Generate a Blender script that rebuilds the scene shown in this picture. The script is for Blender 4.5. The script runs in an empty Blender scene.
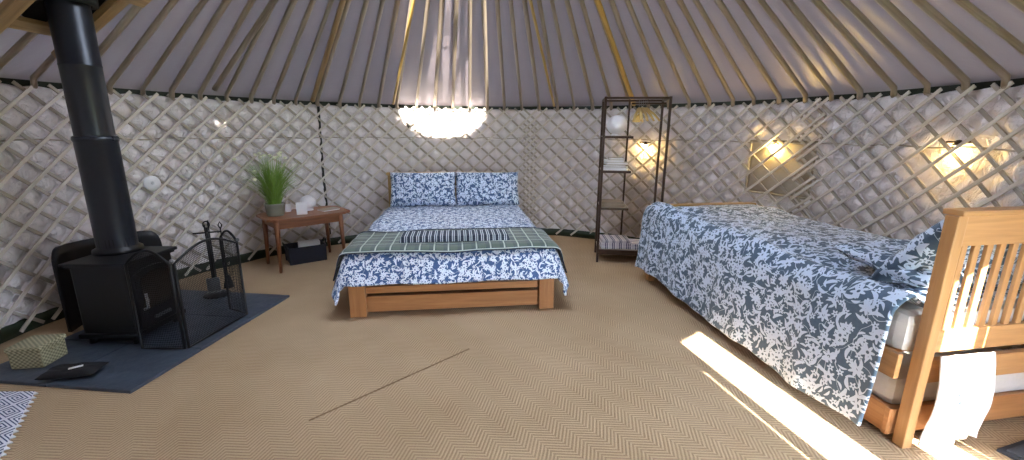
import bpy, bmesh, math, random
from mathutils import Vector, Matrix, noise
random.seed(7)
PI = math.pi
C = bpy.context.scene.collection
CX, CY, R = -0.206, 2.448, 2.92          # centre and radius of the round tent
EAVE, APEX = 1.57, 3.52
SUN_AZ, SUN_EL = math.radians(12.5), math.radians(30)

# ------------------------------------------------------------ scene objects
def parent_to(o, p):
    if p is not None: o.parent = p
    return o
def tag(o, label, cat, group=None, kind=None):
    if label: o['label'] = label
    if cat: o['category'] = cat
    if group: o['group'] = group
    if kind: o['kind'] = kind
    return o
def empty(name, loc=(0, 0, 0), rz=0.0, label=None, cat=None, group=None):
    o = bpy.data.objects.new(name, None); C.objects.link(o)
    o.location = loc; o.rotation_euler = (0, 0, rz); o.empty_display_size = .05
    return tag(o, label, cat, group)
def copy_tree(o, parent=None):
    c = o.copy(); C.objects.link(c); c.parent = parent
    for ch in list(o.children): copy_tree(ch, c)
    return c
class MB:
    """collects shapes into one mesh"""
    def __init__(s): s.bm = bmesh.new(); s.uv = s.bm.loops.layers.uv.new('uv')
    def box(s, size, loc=(0, 0, 0), rot=None, bevel=0.004):
        r = bmesh.ops.create_cube(s.bm, size=1)
        vs = r['verts']
        for v in vs: v.co = Vector((v.co.x*size[0], v.co.y*size[1], v.co.z*size[2]))
        if bevel:
            es = list({e for v in vs for e in v.link_edges})
            b = min(bevel, min(size)*.35)
            g = bmesh.ops.bevel(s.bm, geom=es, offset=b, segments=2, profile=.6, affect='EDGES')
            vs = list({v for f in g['faces'] for v in f.verts} | {v for v in vs if v.is_valid})
        M = Matrix.Translation(loc)
        if rot is not None: M = M @ rot.to_4x4()
        fs = list({f for v in vs for f in v.link_faces})
        ax = max(range(3), key=lambda i: size[i])
        for f in fs:                      # box-projected uv with u along the length
            n = f.normal; k = max(range(3), key=lambda i: abs(n[i]))
            o = [i for i in range(3) if i != k]
            if o[1] == ax: o.reverse()
            for l in f.loops:
                l[s.uv].uv = (l.vert.co[o[0]]+loc[0]*.7, l.vert.co[o[1]]+loc[2]*.9+loc[1]*.3)
        for v in vs: v.co = M @ v.co
        return s
    def tube(s, pts, r, n=10, closed=False, caps=True, flat=None):
        """round (or flattened) bar along points; r is a number or a list"""
        pts = [Vector(p) for p in pts]; m = len(pts); rings = []; d = 0; nrm = None
        for i, p in enumerate(pts):
            if closed: t = pts[(i+1) % m]-pts[i-1]
            else: t = pts[min(i+1, m-1)]-pts[max(i-1, 0)]
            t.normalize()
            if nrm is None:
                a = Vector((0, 0, 1)) if abs(t.z) < .9 else Vector((1, 0, 0))
                nrm = a.cross(t).normalized()
            else:
                nrm = (nrm - t*nrm.dot(t)).normalized()
            b = t.cross(nrm); rr = r[i] if isinstance(r, (list, tuple)) else r
            if i: d += (p-pts[i-1]).length
            rings.append(([s.bm.verts.new(p+nrm*math.cos(2*PI*k/n)*rr+b*math.sin(2*PI*k/n)*rr*(flat or 1)) for k in range(n)], d))
        L = list(zip(rings, rings[1:]+([rings[0]] if closed else [])))
        if not closed: L = L[:m-1]
        for (a, da), (b, db) in L:
            for k in range(n):
                f = s.bm.faces.new((a[k], a[(k+1) % n], b[(k+1) % n], b[k])); f.smooth = True
                for l, u in zip(f.loops, ((da, k), (da, k+1), (db, k+1), (db, k))): l[s.uv].uv = (u[0], u[1]*.012)
        if caps and not closed:
            s.bm.faces.new(rings[0][0][::-1]); s.bm.faces.new(rings[-1][0])
        return s
    def lathe(s, prof, loc=(0, 0, 0), n=32, smooth=True):
        loc = Vector(loc); rings = []
        for r, z in prof:
            rings.append([s.bm.verts.new(loc+Vector((r*math.cos(2*PI*k/n), r*math.sin(2*PI*k/n), z))) for k in range(n)] if r > 1e-5 else [s.bm.verts.new(loc+Vector((0, 0, z)))])
        for a, b in zip(rings, rings[1:]):
            for k in range(n):
                q = [a[k % len(a)], a[(k+1) % len(a)], b[(k+1) % len(b)], b[k % len(b)]]
                q2 = []
                for v in q:
                    if v not in q2: q2.append(v)
                if len(q2) > 2:
                    f = s.bm.faces.new(q2); f.smooth = smooth
        return s
    def grid(s, fn, us, vs, uvf=None, keep=None, smooth=True):
        P = [[s.bm.verts.new(fn(u, v)) for v in vs] for u in us]
        for i in range(len(us)-1):
            for j in range(len(vs)-1):
                if keep and not keep((us[i]+us[i+1])/2, (vs[j]+vs[j+1])/2): continue
                f = s.bm.faces.new((P[i][j], P[i+1][j], P[i+1][j+1], P[i][j+1])); f.smooth = smooth
                for l, (a, b) in zip(f.loops, ((i, j), (i+1, j), (i+1, j+1), (i, j+1))):
                    l[s.uv].uv = uvf(us[a], vs[b]) if uvf else (us[a], vs[b])
        return s
    def prism(s, poly, z0, z1, bevel=0):
        a = [s.bm.verts.new((x, y, z0)) for x, y in poly]; b = [s.bm.verts.new((x, y, z1)) for x, y in poly]
        fs = [s.bm.faces.new(a[::-1]), s.bm.faces.new(b)]
        n = len(poly)
        for i in range(n): fs.append(s.bm.faces.new((a[i], a[(i+1) % n], b[(i+1) % n], b[i])))
        for f in fs:
            for l in f.loops: l[s.uv].uv = (l.vert.co.x, l.vert.co.y+l.vert.co.z)
        if bevel: bmesh.ops.bevel(s.bm, geom=list({e for f in fs for e in f.edges}), offset=bevel, segments=2, affect='EDGES')
        return s
    def xf(s, M):
        s.bm.transform(M); return s
    def build(s, name, mat, parent=None, mods=None, weld=False, recalc=True, loc=None, rz=0):
        if weld: bmesh.ops.remove_doubles(s.bm, verts=s.bm.verts, dist=1e-5)
        loose = [v for v in s.bm.verts if not v.link_faces]
        if loose: bmesh.ops.delete(s.bm, geom=loose, context='VERTS')
        if recalc: bmesh.ops.recalc_face_normals(s.bm, faces=s.bm.faces)
        me = bpy.data.meshes.new(name); s.bm.to_mesh(me); s.bm.free()
        for m in (mat if isinstance(mat, (list, tuple)) else [mat]): me.materials.append(m)
        o = bpy.data.objects.new(name, me); C.objects.link(o); parent_to(o, parent)
        if loc is not None: o.location = loc; o.rotation_euler = (0, 0, rz)
        if mods:
            for t, kw in mods:
                md = o.modifiers.new(t.lower(), t)
                for k, v in kw.items(): setattr(md, k, v)
        return o
def lin(a, b, n): return [a+(b-a)*i/n for i in range(n+1)]
def rotz(a): return Matrix.Rotation(a, 4, 'Z')
def struct(o): o['kind'] = 'structure'; return o
SOLID = lambda t, off=-1: ('SOLIDIFY', dict(thickness=t, offset=off))
SUB = lambda n: ('SUBSURF', dict(levels=n, render_levels=n))

# ------------------------------------------------------------ materials
def hexc(h):
    c = [int(h[i:i+2], 16)/255 for i in (0, 2, 4)]
    return tuple(x/12.92 if x <= .04045 else ((x+.055)/1.055)**2.4 for x in c)+(1,)
class NT:
    def __init__(s, name):
        s.m = bpy.data.materials.new(name); s.m.use_nodes = True; s.t = s.m.node_tree
        s.b = s.t.nodes['Principled BSDF']; s.out = s.t.nodes['Material Output']
    def n(s, typ, **kw):
        x = s.t.nodes.new(typ)
        for k, v in kw.items(): setattr(x, k, v)
        return x
    def l(s, a, b): s.t.links.new(a, b)
    def put(s, sock, v):
        if isinstance(v, bpy.types.NodeSocket): s.l(v, sock)
        elif v is not None: sock.default_value = v
    def math(s, op, a, b=None, c=None, clamp=False):
        x = s.n('ShaderNodeMath', operation=op, use_clamp=clamp)
        s.put(x.inputs[0], a); s.put(x.inputs[1], b); s.put(x.inputs[2], c); return x.outputs[0]
    def vm(s, op, a, b=None, sc=None):
        x = s.n('ShaderNodeVectorMath', operation=op); s.put(x.inputs[0], a); s.put(x.inputs[1], b)
        if sc is not None: s.put(x.inputs['Scale'], sc)
        return x.outputs['Value'] if op in ('LENGTH', 'DOT_PRODUCT') else x.outputs['Vector']
    def mix(s, f, a, b):
        x = s.n('ShaderNodeMix', data_type='RGBA'); s.put(x.inputs[0], f); s.put(x.inputs[6], a); s.put(x.inputs[7], b); return x.outputs[2]
    def uv(s): return s.n('ShaderNodeTexCoord').outputs['UV']
    def obj(s): return s.n('ShaderNodeTexCoord').outputs['Object']
    def sep(s, v): x = s.n('ShaderNodeSeparateXYZ'); s.l(v, x.inputs[0]); return x.outputs
    def comb(s, a, b, c=0.0):
        x = s.n('ShaderNodeCombineXYZ'); s.put(x.inputs[0], a); s.put(x.inputs[1], b); s.put(x.inputs[2], c); return x.outputs[0]
    def noise(s, v, scale, detail=3, rough=.55, dist=0):
        x = s.n('ShaderNodeTexNoise'); s.put(x.inputs['Vector'], v)
        x.inputs['Scale'].default_value = scale; x.inputs['Detail'].default_value = detail
        x.inputs['Roughness'].default_value = rough; x.inputs['Distortion'].default_value = dist; return x.outputs['Fac']
    def ramp(s, f, stops):
        x = s.n('ShaderNodeValToRGB'); s.l(f, x.inputs[0]); e = x.color_ramp.elements
        while len(e) < len(stops): e.new(.5)
        for k, (p, c) in zip(e, stops): k.position = p; k.color = c
        return x.outputs[0]
    def bump(s, h, strength=.3, dist=.01):
        x = s.n('ShaderNodeBump'); s.l(h, x.inputs['Height']); x.inputs['Strength'].default_value = strength
        x.inputs['Distance'].default_value = dist; s.l(x.outputs[0], s.b.inputs['Normal'])
    def col(s, c): s.put(s.b.inputs['Base Color'], c)
    def rough(s, r): s.put(s.b.inputs['Roughness'], r)
def plain(name, c, rough=.6, metal=0, var=.12, scale=30, bump=0, spec=.5):
    t = NT(name); c = hexc(c) if isinstance(c, str) else c
    d = tuple(x*(1-var) for x in c[:3])+(1,); e = tuple(min(1, x*(1+var)) for x in c[:3])+(1,)
    f = t.noise(t.obj(), scale)
    t.col(t.mix(f, d, e)); t.rough(rough); t.b.inputs['Metallic'].default_value = metal
    t.b.inputs['Specular IOR Level'].default_value = spec
    if bump: t.bump(f, bump, .005)
    return t.m
def wood(name, c1, c2, rough=.45, scale=1.0, dark=None):
    t = NT(name); x, y, z = t.sep(t.uv())
    v = t.comb(t.math('MULTIPLY', x, 3.0*scale), t.math('MULTIPLY', y, 45*scale))
    f = t.noise(v, 1.0, 4, .6, .6); g = t.noise(v, .35, 2)
    k = t.math('ADD', t.math('MULTIPLY', f, .65), t.math('MULTIPLY', g, .45), clamp=True)
    t.col(t.ramp(k, [(.3, hexc(c1)), (.72, hexc(c2))])); t.rough(rough); t.bump(f, .12, .003)
    return t.m
def floral(name, dark, light, s=1.0, mid=None):
    """all-over print of flowers, leaves and stems, in metres of uv"""
    t = NT(name); uv = t.uv()
    def cells(scale, off, rnd=.85):
        p = t.vm('ADD', uv, off)
        w = t.n('ShaderNodeTexVoronoi', voronoi_dimensions='2D'); t.l(p, w.inputs['Vector'])
        w.inputs['Scale'].default_value = scale/s; w.inputs['Randomness'].default_value = rnd
        q = t.vm('SCALE', t.vm('SUBTRACT', p, w.outputs['Position']), sc=scale/s)
        r, g, b = t.sep(w.outputs['Color'])
        return q, r, g
    def flower(scale, off, n, a, b):
        q, r, g = cells(scale, off); x, y, z = t.sep(q)
        ang = t.math('ARCTAN2', y, x); L = t.vm('LENGTH', q)
        cs = t.math('COSINE', t.math('ADD', t.math('MULTIPLY', ang, float(n)), t.math('MULTIPLY', r, 6.28)))
        thr = t.math('MULTIPLY_ADD', cs, b, a)
        m = t.math('LESS_THAN', L, thr); c = t.math('GREATER_THAN', L, a*.28)
        return t.math('MULTIPLY', m, c)
    def leaf(scale, off, a, b):
        q, r, g = cells(scale, off); x, y, z = t.sep(q)
        th = t.math('MULTIPLY', r, 6.28); c = t.math('COSINE', th); d = t.math('SINE', th)
        u = t.math('ADD', t.math('MULTIPLY', x, c), t.math('MULTIPLY', y, d))
        v = t.math('SUBTRACT', t.math('MULTIPLY', y, c), t.math('MULTIPLY', x, d))
        bend = t.math('MULTIPLY', t.math('MULTIPLY', u, u), .7)
        v = t.math('SUBTRACT', v, bend)
        e = t.math('ADD', t.math('POWER', t.math('ABSOLUTE', t.math('DIVIDE', u, a)), 1.5), t.math('POWER', t.math('ABSOLUTE', t.math('DIVIDE', v, b)), 1.5))
        return t.math('LESS_THAN', e, 1.0)
    A = flower(10, (0, 0, 0), 7, .25, .085)
    B = flower(15, (3.3, 1.7, 0), 5, .19, .07)
    L1 = leaf(14, (7.1, 2.2, 0), .48, .12); L2 = leaf(20, (1.4, 9.2, 0), .42, .11)
    nz = t.noise(uv, 8.0/s, 1.5, .5, .8)
    S = t.math('LESS_THAN', t.math('ABSOLUTE', t.math('SUBTRACT', nz, .5)), .007)
    m = A
    for k in (B, L1, L2, S): m = t.math('MAXIMUM', m, k)
    tone = t.noise(uv, 60/s, 2)
    dk = t.mix(tone, tuple(x*.8 for x in dark[:3])+(1,), tuple(x*1.25 for x in dark[:3])+(1,))
    t.col(t.mix(m, dk, light)); t.rough(.75); t.b.inputs['Sheen Weight'].default_value = .15
    t.bump(t.noise(uv, 22, 3), .35, .012)
    return t.m
def chequer(name, base, line, pitch, w, base2=None):
    """woven blanket: thin pale lines over a two-tone check"""
    t = NT(name); x, y, z = t.sep(t.uv())
    def ln(c, p, ww, o=0.0):
        f = t.math('FRACT', t.math('ADD', t.math('DIVIDE', c, p), o)); return t.math('LESS_THAN', f, ww/p)
    m = t.math('MAXIMUM', ln(x, pitch, w), ln(y, pitch*1.1, w))
    bnd = t.math('MULTIPLY', t.math('ADD', ln(x, pitch, pitch*.5, .3), ln(y, pitch*1.1, pitch*.5, .3)), .5)
    c = t.mix(bnd, base, base2 or base); t.col(t.mix(t.math('MULTIPLY', m, .85), c, line)); t.rough(.95)
    t.b.inputs['Sheen Weight'].default_value = .2; t.bump(t.noise(t.uv(), 250, 2), .4, .002)
    return t.m
def stripes(name, cols, pitch, axis=0, rough=.9):
    t = NT(name); v = t.sep(t.uv())[axis]
    f = t.math('FRACT', t.math('DIVIDE', v, pitch)); n = len(cols)
    x = t.n('ShaderNodeValToRGB'); t.l(f, x.inputs[0]); x.color_ramp.interpolation = 'CONSTANT'; e = x.color_ramp.elements
    while len(e) < n: e.new(.5)
    for i, (p, c) in enumerate(cols): e[i].position = p; e[i].color = hexc(c)
    t.col(x.outputs[0]); t.rough(rough); t.bump(t.noise(t.uv(), 180, 2), .3, .002); return t.m

M = {}
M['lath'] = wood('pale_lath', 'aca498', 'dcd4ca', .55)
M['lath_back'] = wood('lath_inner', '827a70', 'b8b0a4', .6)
M['pole'] = wood('roof_pole_wood', '74685c', 'a6998a', .45)
M['pole_gold'] = wood('golden_pole', '94783c', 'd0b068', .35)
M['ply'] = wood('flue_frame_wood', '7a6446', 'b89c74', .5)
M['pine'] = wood('golden_pine', '96643c', 'b98556', .4)
M['pine_pale'] = wood('pale_pine', '946a42', 'bc9060', .38)
M['oak'] = wood('table_wood', '6e4228', '9c6a48', .4)
M['headwood'] = wood('headboard_wood', '7e6034', 'b0905a', .4)
M['black_iron'] = plain('black_iron', '0e1014', .42, .3, .25, 14, .05)
M['flue'] = plain('flue_enamel', '20252e', .36, .25, .12, 6)
M['iron_top'] = plain('stove_top_iron', '1a1c22', .45, .4, .2, 20)
M['shield'] = plain('shield_metal', '0e1016', .5, .2)
M['rack'] = plain('rack_metal', '38281f', .45, .4)
M['rackshelf'] = plain('rack_board', '8c7f70', .6)
M['white'] = plain('white_plastic', 'e6e6ea', .5, var=.03)
M['paper'] = plain('white_paper', 'e8ebee', .8, var=.02)
M['sheet'] = plain('white_sheet', 'e2e4ea', .85, var=.03, scale=8, bump=.4)
M['mattress'] = plain('mattress_ticking', 'c9c6c4', .9, var=.05, scale=40, bump=.3)
M['canvas_dark'] = plain('dark_green_canvas', '1b2119', .85)
M['skirt'] = plain('green_ground_sheet', '22301f', .6)
M['brass'] = plain('brass', 'a88b4a', .35, .9)
M['steel'] = plain('steel', '8a8c90', .3, .9)
M['navy_basket'] = plain('navy_basket', '1c2230', .6, bump=.5, scale=90)
M['black_cloth'] = plain('black_cloth', '0b0c11', .85, bump=.5)
M['straw'] = wood('hanger_wood', 'b8964e', 'e0c684', .4)
M['grass'] = plain('grass_blades', '789c40', .5, var=.5, scale=25)
M['flower'] = plain('cream_flower', 'eef0d4', .6, var=.05)
M['pot'] = plain('grey_green_pot', '77786a', .35, var=.15, scale=12)
M['soil'] = plain('soil', '2a1e14', .95)
M['lining_back'] = plain('outer_felt', 'a09888', .9)
M['turf'] = plain('turf', '5a7030', .95, var=.3, scale=3)
M['book1'] = plain('book_cover', 'a9a294', .6); M['book2'] = plain('book_cover_dark', '57503f', .6)
M['blue_mark'] = plain('blue_ink', '2c3a78', .7)
M['brown_leaf'] = plain('brown_leather', '54504a', .7)
M['fl_double'] = floral('blue_floral_bedding', hexc('3a5a8c'), hexc('dce8f6'), .74)
M['fl_pillow'] = floral('blue_floral_pillow', hexc('3a567e'), hexc('d4e2f2'), .74)
M['fl_single'] = floral('slate_floral_bedding', hexc('42586e'), hexc('c0d0e4'), 1.0)
M['plaid'] = chequer('green_plaid_wool', hexc('56655c'), hexc('b8c4b8'), .098, .010, hexc('3e4c54'))
M['plaid_edge'] = plain('navy_binding', '262f3e', .9)
M['stripe_fold'] = stripes('striped_wool', [(0, '2a3546'), (.42, 'c9d2d6'), (.56, '2a3546'), (.70, '8d9aa6'), (.8, 'c9d2d6'), (.9, '2a3546')], .042)
M['stripe_shelf'] = stripes('striped_throw', [(0, 'c8c6cc'), (.45, '555b76'), (.6, 'c8c6cc'), (.72, '555b76'), (.84, 'dcdade')], .07)

def mesh_mat():     # woven wire of the fire guard: real holes through a procedural mask
    t = NT('wire_mesh'); x, y, z = t.sep(t.uv())
    def g(c): return t.math('LESS_THAN', t.math('FRACT', t.math('MULTIPLY', c, 90.0)), .25)
    m = t.math('MAXIMUM', g(x), g(y)); t.col(hexc('14161c')); t.b.inputs['Metallic'].default_value = .4; t.rough(.5)
    t.l(m, t.b.inputs['Alpha']); return t.m
M['mesh'] = mesh_mat()
def glass_mat():
    t = NT('stove_glass'); t.col(hexc('1a1510')); t.rough(.08); t.b.inputs['Specular IOR Level'].default_value = .6; return t.m
M['stove_glass'] = glass_mat()
def bulb_mat():
    t = NT('lit_bulb'); t.b.inputs['Emission Color'].default_value = (1, .72, .32, 1); t.b.inputs['Emission Strength'].default_value = 30; t.col((1, .9, .7, 1)); return t.m
M['bulb'] = bulb_mat()
def sisal():
    t = NT('sisal_herringbone'); x, y, z = t.sep(t.obj())
    c = math.cos(math.radians(38)); s_ = math.sin(math.radians(38))
    u = t.math('ADD', t.math('MULTIPLY', x, c), t.math('MULTIPLY', y, s_))
    v = t.math('SUBTRACT', t.math('MULTIPLY', y, c), t.math('MULTIPLY', x, s_))
    W = .075
    tri = t.math('PINGPONG', u, W)
    ph = t.math('ADD', t.math('MULTIPLY', v, 1.0), t.math('MULTIPLY', tri, .85))
    st = t.math('SINE', t.math('MULTIPLY', ph, 2*PI/.020))
    n1 = t.noise(t.obj(), 140, 3, .7); n2 = t.noise(t.obj(), 1.3, 3)
    n3 = t.noise(t.comb(t.math('MULTIPLY', u, 8.0), t.math('MULTIPLY', v, 60.0)), 1.0, 2)
    k = t.math('ADD', t.math('MULTIPLY_ADD', st, .17, .30), t.math('MULTIPLY', n1, .4), clamp=True)
    a = t.ramp(k, [(.15, hexc('84705a')), (.5, hexc('b0987a')), (.85, hexc('ccb492'))])
    w = t.ramp(n2, [(.3, hexc('d8d0c4')), (.7, hexc('ffffff'))])
    mm = t.n('ShaderNodeMix', data_type='RGBA', blend_type='MULTIPLY'); mm.inputs[0].default_value = .6
    t.l(a, mm.inputs[6]); t.l(w, mm.inputs[7]); base = mm.outputs[2]
    t.col(base); t.rough(.92); t.b.inputs['Specular IOR Level'].default_value = .2
    t.bump(k, .8, .006); return t.m
M['sisal'] = sisal()
def liner(name, c1, c2, rough, wr=6, bs=.9, spec=.5, trans=0.0, coat=0):
    t = NT(name); o = t.obj()
    n1 = t.noise(o, wr, 4, .62, 1.2); n2 = t.noise(o, 2.2, 2)
    v = t.n('ShaderNodeTexVoronoi', feature='DISTANCE_TO_EDGE'); t.l(t.vm('ADD', o, t.vm('SCALE', t.comb(n1, n2, n1), sc=.3)), v.inputs['Vector'])
    v.inputs['Scale'].default_value = wr*1.2
    h = t.math('ADD', n1, t.math('MULTIPLY', v.outputs[0], .8))
    t.col(t.mix(n2, hexc(c1), hexc(c2))); t.rough(rough); t.b.inputs['Specular IOR Level'].default_value = spec
    t.bump(h, bs, .02)
    if coat: t.b.inputs['Coat Weight'].default_value = coat; t.b.inputs['Coat Roughness'].default_value = .3
    if trans:
        tr = t.n('ShaderNodeBsdfTranslucent'); tr.inputs[0].default_value = hexc('d0c4cc')
        mx = t.n('ShaderNodeMixShader'); mx.inputs[0].default_value = trans
        t.l(t.b.outputs[0], mx.inputs[1]); t.l(tr.outputs[0], mx.inputs[2]); t.l(mx.outputs[0], t.out.inputs[0])
    return t.m
M['wall_liner'] = liner('white_crinkled_lining', 'dad4d4', 'ebe6e8', .55, 9, 1.0, .4)
M['roof_liner'] = liner('roof_lining', '857a80', '92888f', .45, 2.2, .3, .6, trans=.005)
def slate():
    t = NT('blue_slate'); n = t.noise(t.obj(), 5, 4); v = t.noise(t.obj(), 28, 3)
    t.col(t.mix(n, hexc('2c3440'), hexc('4a5462'))); t.rough(t.math('MULTIPLY_ADD', v, .3, .3)); t.bump(t.math('ADD', n, v), .4, .006); return t.m
M['slate'] = slate()
def wicker(name, a, b):
    t = NT(name); x, y, z = t.sep(t.uv())
    p = t.math('SINE', t.math('MULTIPLY', x, 260.0)); q = t.math('SINE', t.math('MULTIPLY', y, 300.0))
    k = t.math('MULTIPLY_ADD', t.math('MULTIPLY', p, q), .5, .5); t.col(t.mix(k, hexc(a), hexc(b))); t.rough(.8); t.bump(k, .8, .004); return t.m
M['wicker'] = wicker('pale_wicker', '66644a', 'b2ac8c')
def rugmat():
    t = NT('blue_rug'); x, y, z = t.sep(t.uv()); P = .13
    a = t.math('PINGPONG', t.math('ADD', x, y), P/2); b = t.math('PINGPONG', t.math('SUBTRACT', x, y), P/2)
    m = t.math('LESS_THAN', t.math('FRACT', t.math('MULTIPLY', t.math('MAXIMUM', a, b), 44.0)), .42)
    t.col(t.mix(m, hexc('d5d8e2'), hexc('3a466c'))); t.rough(.95); t.bump(t.noise(t.uv(), 200, 2), .4, .003); return t.m
M['rug'] = rugmat()

# ------------------------------------------------------------ the round tent
def cyl(th, r, z): return Vector((CX+r*math.cos(th), CY+r*math.sin(th), z))
D2R = math.radians
STEP = 2*PI/86; SL = .90
DOOR0, DOOR1, DOORZ = D2R(-52.9), D2R(-37.5), 1.39

mb = MB(); pts = [(CX+3.02*math.cos(a), CY+3.02*math.sin(a)) for a in lin(0, 2*PI, 96)[:-1]]
mb.prism(pts, -.04, 0); struct(mb.build('floor', M['sisal']))
mb = MB(); mb.box((60, 60, .1), (0, 0, -.12), bevel=0); struct(mb.build('ground', M['turf']))

# seam in the matting: a narrow raised joint between two lengths
o = MB().box((.93, .007, .004), (0, 0, .0015), bevel=.001).build('matting_joint', M['black_cloth'], loc=(-.58, 2.0, 0), rz=math.atan2(2.319-1.676, .638))
o.data.materials[0] = plain('joint_thread', '7a6246', .95); struct(o)

LST = 2*PI/98
def bulge(th, z):
    dg = math.degrees(th)
    off = 0 if dg > 82 else (.45 if dg > 23 else .1)
    s = (th-off*LST)*2.9
    p = (s + z/SL)/(LST*2.9); q = (s - z/SL)/(LST*2.9)
    b = abs(math.sin(PI*p))*abs(math.sin(PI*q))
    w = noise.noise(Vector((s*2.2, z*2.2, 3.1)))*.012+noise.noise(Vector((s*9, z*9, 1.7)))*.006
    fade = min(1, max(0, (1.53-z)/.05))
    calm = 0.0
    for a0, z0, ra in ((math.degrees(math.atan2(2.388, 1.685)), 1.08, .30), (28.0, .99, .52), (math.degrees(math.atan2(.201, 2.915)), 1.12, .34)):
        dd = math.hypot((th-math.radians(a0))*2.9, (z-z0)*(1.0 if ra < .5 else 1.25))
        calm = max(calm, min(1, max(0, (ra-dd)/.12)))
    return (-.008 + w + .044*b**.85*fade)*(1-calm) + calm*(w*.4-.006)
def liner_fn(th, z):
    return cyl(th, 2.965-bulge(th, z)*1.0, z)
# visible arc, finely modelled
ths = lin(D2R(-15), D2R(195), 1050); zs = lin(0, 1.532, 74)
mb = MB(); mb.grid(liner_fn, ths, zs)
struct(mb.build('wall_back', M['wall_liner'], mods=[('SOLIDIFY', dict(thickness=.02, offset=-1))], recalc=False))
# arc behind the camera with the doorway
ths2 = sorted(set(lin(D2R(195), D2R(345), 80)))
gap0 = DOOR0-.085/2.92; gap1 = gap0+.020/2.92
ths2 = sorted(set([t for t in lin(D2R(195), D2R(345), 80)]+[DOOR0+2*PI, DOOR1+2*PI, D2R(-48.1+360), D2R(-43.2+360), gap0+2*PI, gap1+2*PI]))
zs2 = sorted(set(lin(0, 1.56, 10)+[DOORZ, 1.22]))
def keep(t, z):
    t -= 2*PI
    if D2R(-48.1) < t < D2R(-43.2): return True  # unseen wall strip added in the doorway to block sun from the bed post
    if DOOR0 < t < DOOR1 and z < DOORZ: return False
    if gap0 < t < gap1 and z < 1.22: return False
    return True
mb = MB(); mb.grid(lambda t, z: cyl(t, 2.95, z), ths2, zs2, keep=keep, smooth=False)
struct(mb.build('wall_front', M['wall_liner'], mods=[('SOLIDIFY', dict(thickness=.03, offset=0))]))
# door frame and open door leaf
dr = struct(empty('door_1', cyl((DOOR0+DOOR1)/2, 2.93, 0), (DOOR0+DOOR1)/2+PI/2))
mb = MB(); mb.box((.80, .05, .06), (0, 0, DOORZ+.05)); mb.box((.03, .05, DOORZ), (.345, 0, DOORZ/2))
mb.build('door_frame', M['pine'], dr)
leaf = MB().box((.6, .035, DOORZ-.03), (.66, -.33, DOORZ/2), Matrix.Rotation(D2R(-75), 3, 'Z')).build('door_leaf', M['pine'], dr)

# dark canvas showing in the gap under the roof lining, and the skirting at the floor
mb = MB(); mb.grid(lambda t, z: cyl(t, 2.99, z), lin(0, 2*PI, 180), [1.46, 1.60, 1.68])
struct(mb.build('trim_1', M['canvas_dark'], mods=[SOLID(.01)]))
mb = MB(); mb.grid(lambda t, z: cyl(t, 2.915+.01*math.sin(t*31), z), lin(D2R(-12), D2R(190), 260), [0, .05, .085])
struct(mb.build('trim_2', M['skirt'], mods=[SOLID(.02)]))
# horizontal girth rope running behind the laths
mb = MB(); mb.tube([cyl(t, 2.915, 1.20+.006*math.sin(t*40)) for t in lin(D2R(-12), D2R(190), 240)], .006, 6)
tag(mb.build('girth_rope', M['lath_back']), 'thin rope running round the lattice wall above pillow height', 'rope')

# roof lining
RB = .55
def roofz(r): return EAVE+(APEX-EAVE)*(1-r/2.92)
def roof_fn(t, r):
    k = math.sin(t*43)**2
    sag = .012*(k)*1.0+noise.noise(Vector((math.cos(t)*r*2, math.sin(t)*r*2, 4)))*.02
    rr = r
    return Vector((CX+rr*math.cos(t), CY+rr*math.sin(t), roofz(r)+.05-sag*min(1, (3.0-r)*4)))
mb = MB(); mb.grid(roof_fn, lin(0, 2*PI, 860), lin(RB, 2.985, 52), keep=lambda t, r: math.hypot(CX+r*math.cos(t)+2.4775, CY+r*math.sin(t)-2.58) > .16)
struct(mb.build('ceiling', M['roof_liner']))
# roof crown: ring, cross bars and hub above
cr = struct(empty('roof_crown', (CX, CY, roofz(RB))))
MB().tube([(RB*math.cos(a), RB*math.sin(a), 0) for a in lin(0, 2*PI, 48)[:-1]], .045, 10, closed=True).build('ring', M['pine'], cr)
mb = MB()
for k in range(3): 
    a = k*PI/3; mb.tube([(RB*math.cos(a)*s, RB*math.sin(a)*s, .12*(1-s*s)) for s in lin(-1, 1, 12)], .014, 8)
mb.build('spoke', M['pine'], cr)

# lattice sections
def lath(mb, th0, sgn, a, b, r, w=.022, thk=.009, top=1.555):
    """one lath from the floor at angle th0 rising towards sgn; clipped to the section a..b"""
    k = sgn/(SL*2.9)
    z0, z1 = .02, top
    # clip in angle
    zz = []
    for z in (a, b):
        zz.append((z-th0)/k)
    lo, hi = max(z0, min(zz)), min(z1, max(zz))
    if hi-lo < .12: return
    n = max(4, int((hi-lo)/.12)); P = []
    wob = random.uniform(-.003, .003)
    for i in range(n+1):
        z = lo+(hi-lo)*i/n; t = th0+k*z
        P.append((t, z))
    prev = None
    rn = Vector((0, 0, 0))
    s_len = 0; ph = random.random()*9
    for i, (t, z) in enumerate(P):
        c = cyl(t, r+wob, z); rad = Vector((math.cos(t), math.sin(t), 0))
        tan = Vector((-math.sin(t), math.cos(t), 0))*k*2.9+Vector((0, 0, 1)); tan.normalize()
        side = tan.cross(rad).normalized()
        ring = [mb.bm.verts.new(c+side*x*w/2+rad*y*thk/2) for x, y in ((-1, -.6), (-.8, -1), (.8, -1), (1, -.6), (1, 1), (-1, 1))]
        if prev:
            m = 6
            for q in range(m):
                f = mb.bm.faces.new((prev[q], prev[(q+1) % m], ring[(q+1) % m], ring[q]))
                for l, uu in zip(f.loops, ((s_len, q), (s_len, q+1), (s_len+.17, q+1), (s_len+.17, q))): l[mb.uv].uv = (uu[0]+ph, uu[1]*.012+ph)
            s_len += .17
        else: mb.bm.faces.new(ring[::-1])
        prev = ring
    mb.bm.faces.new(prev)
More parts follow.
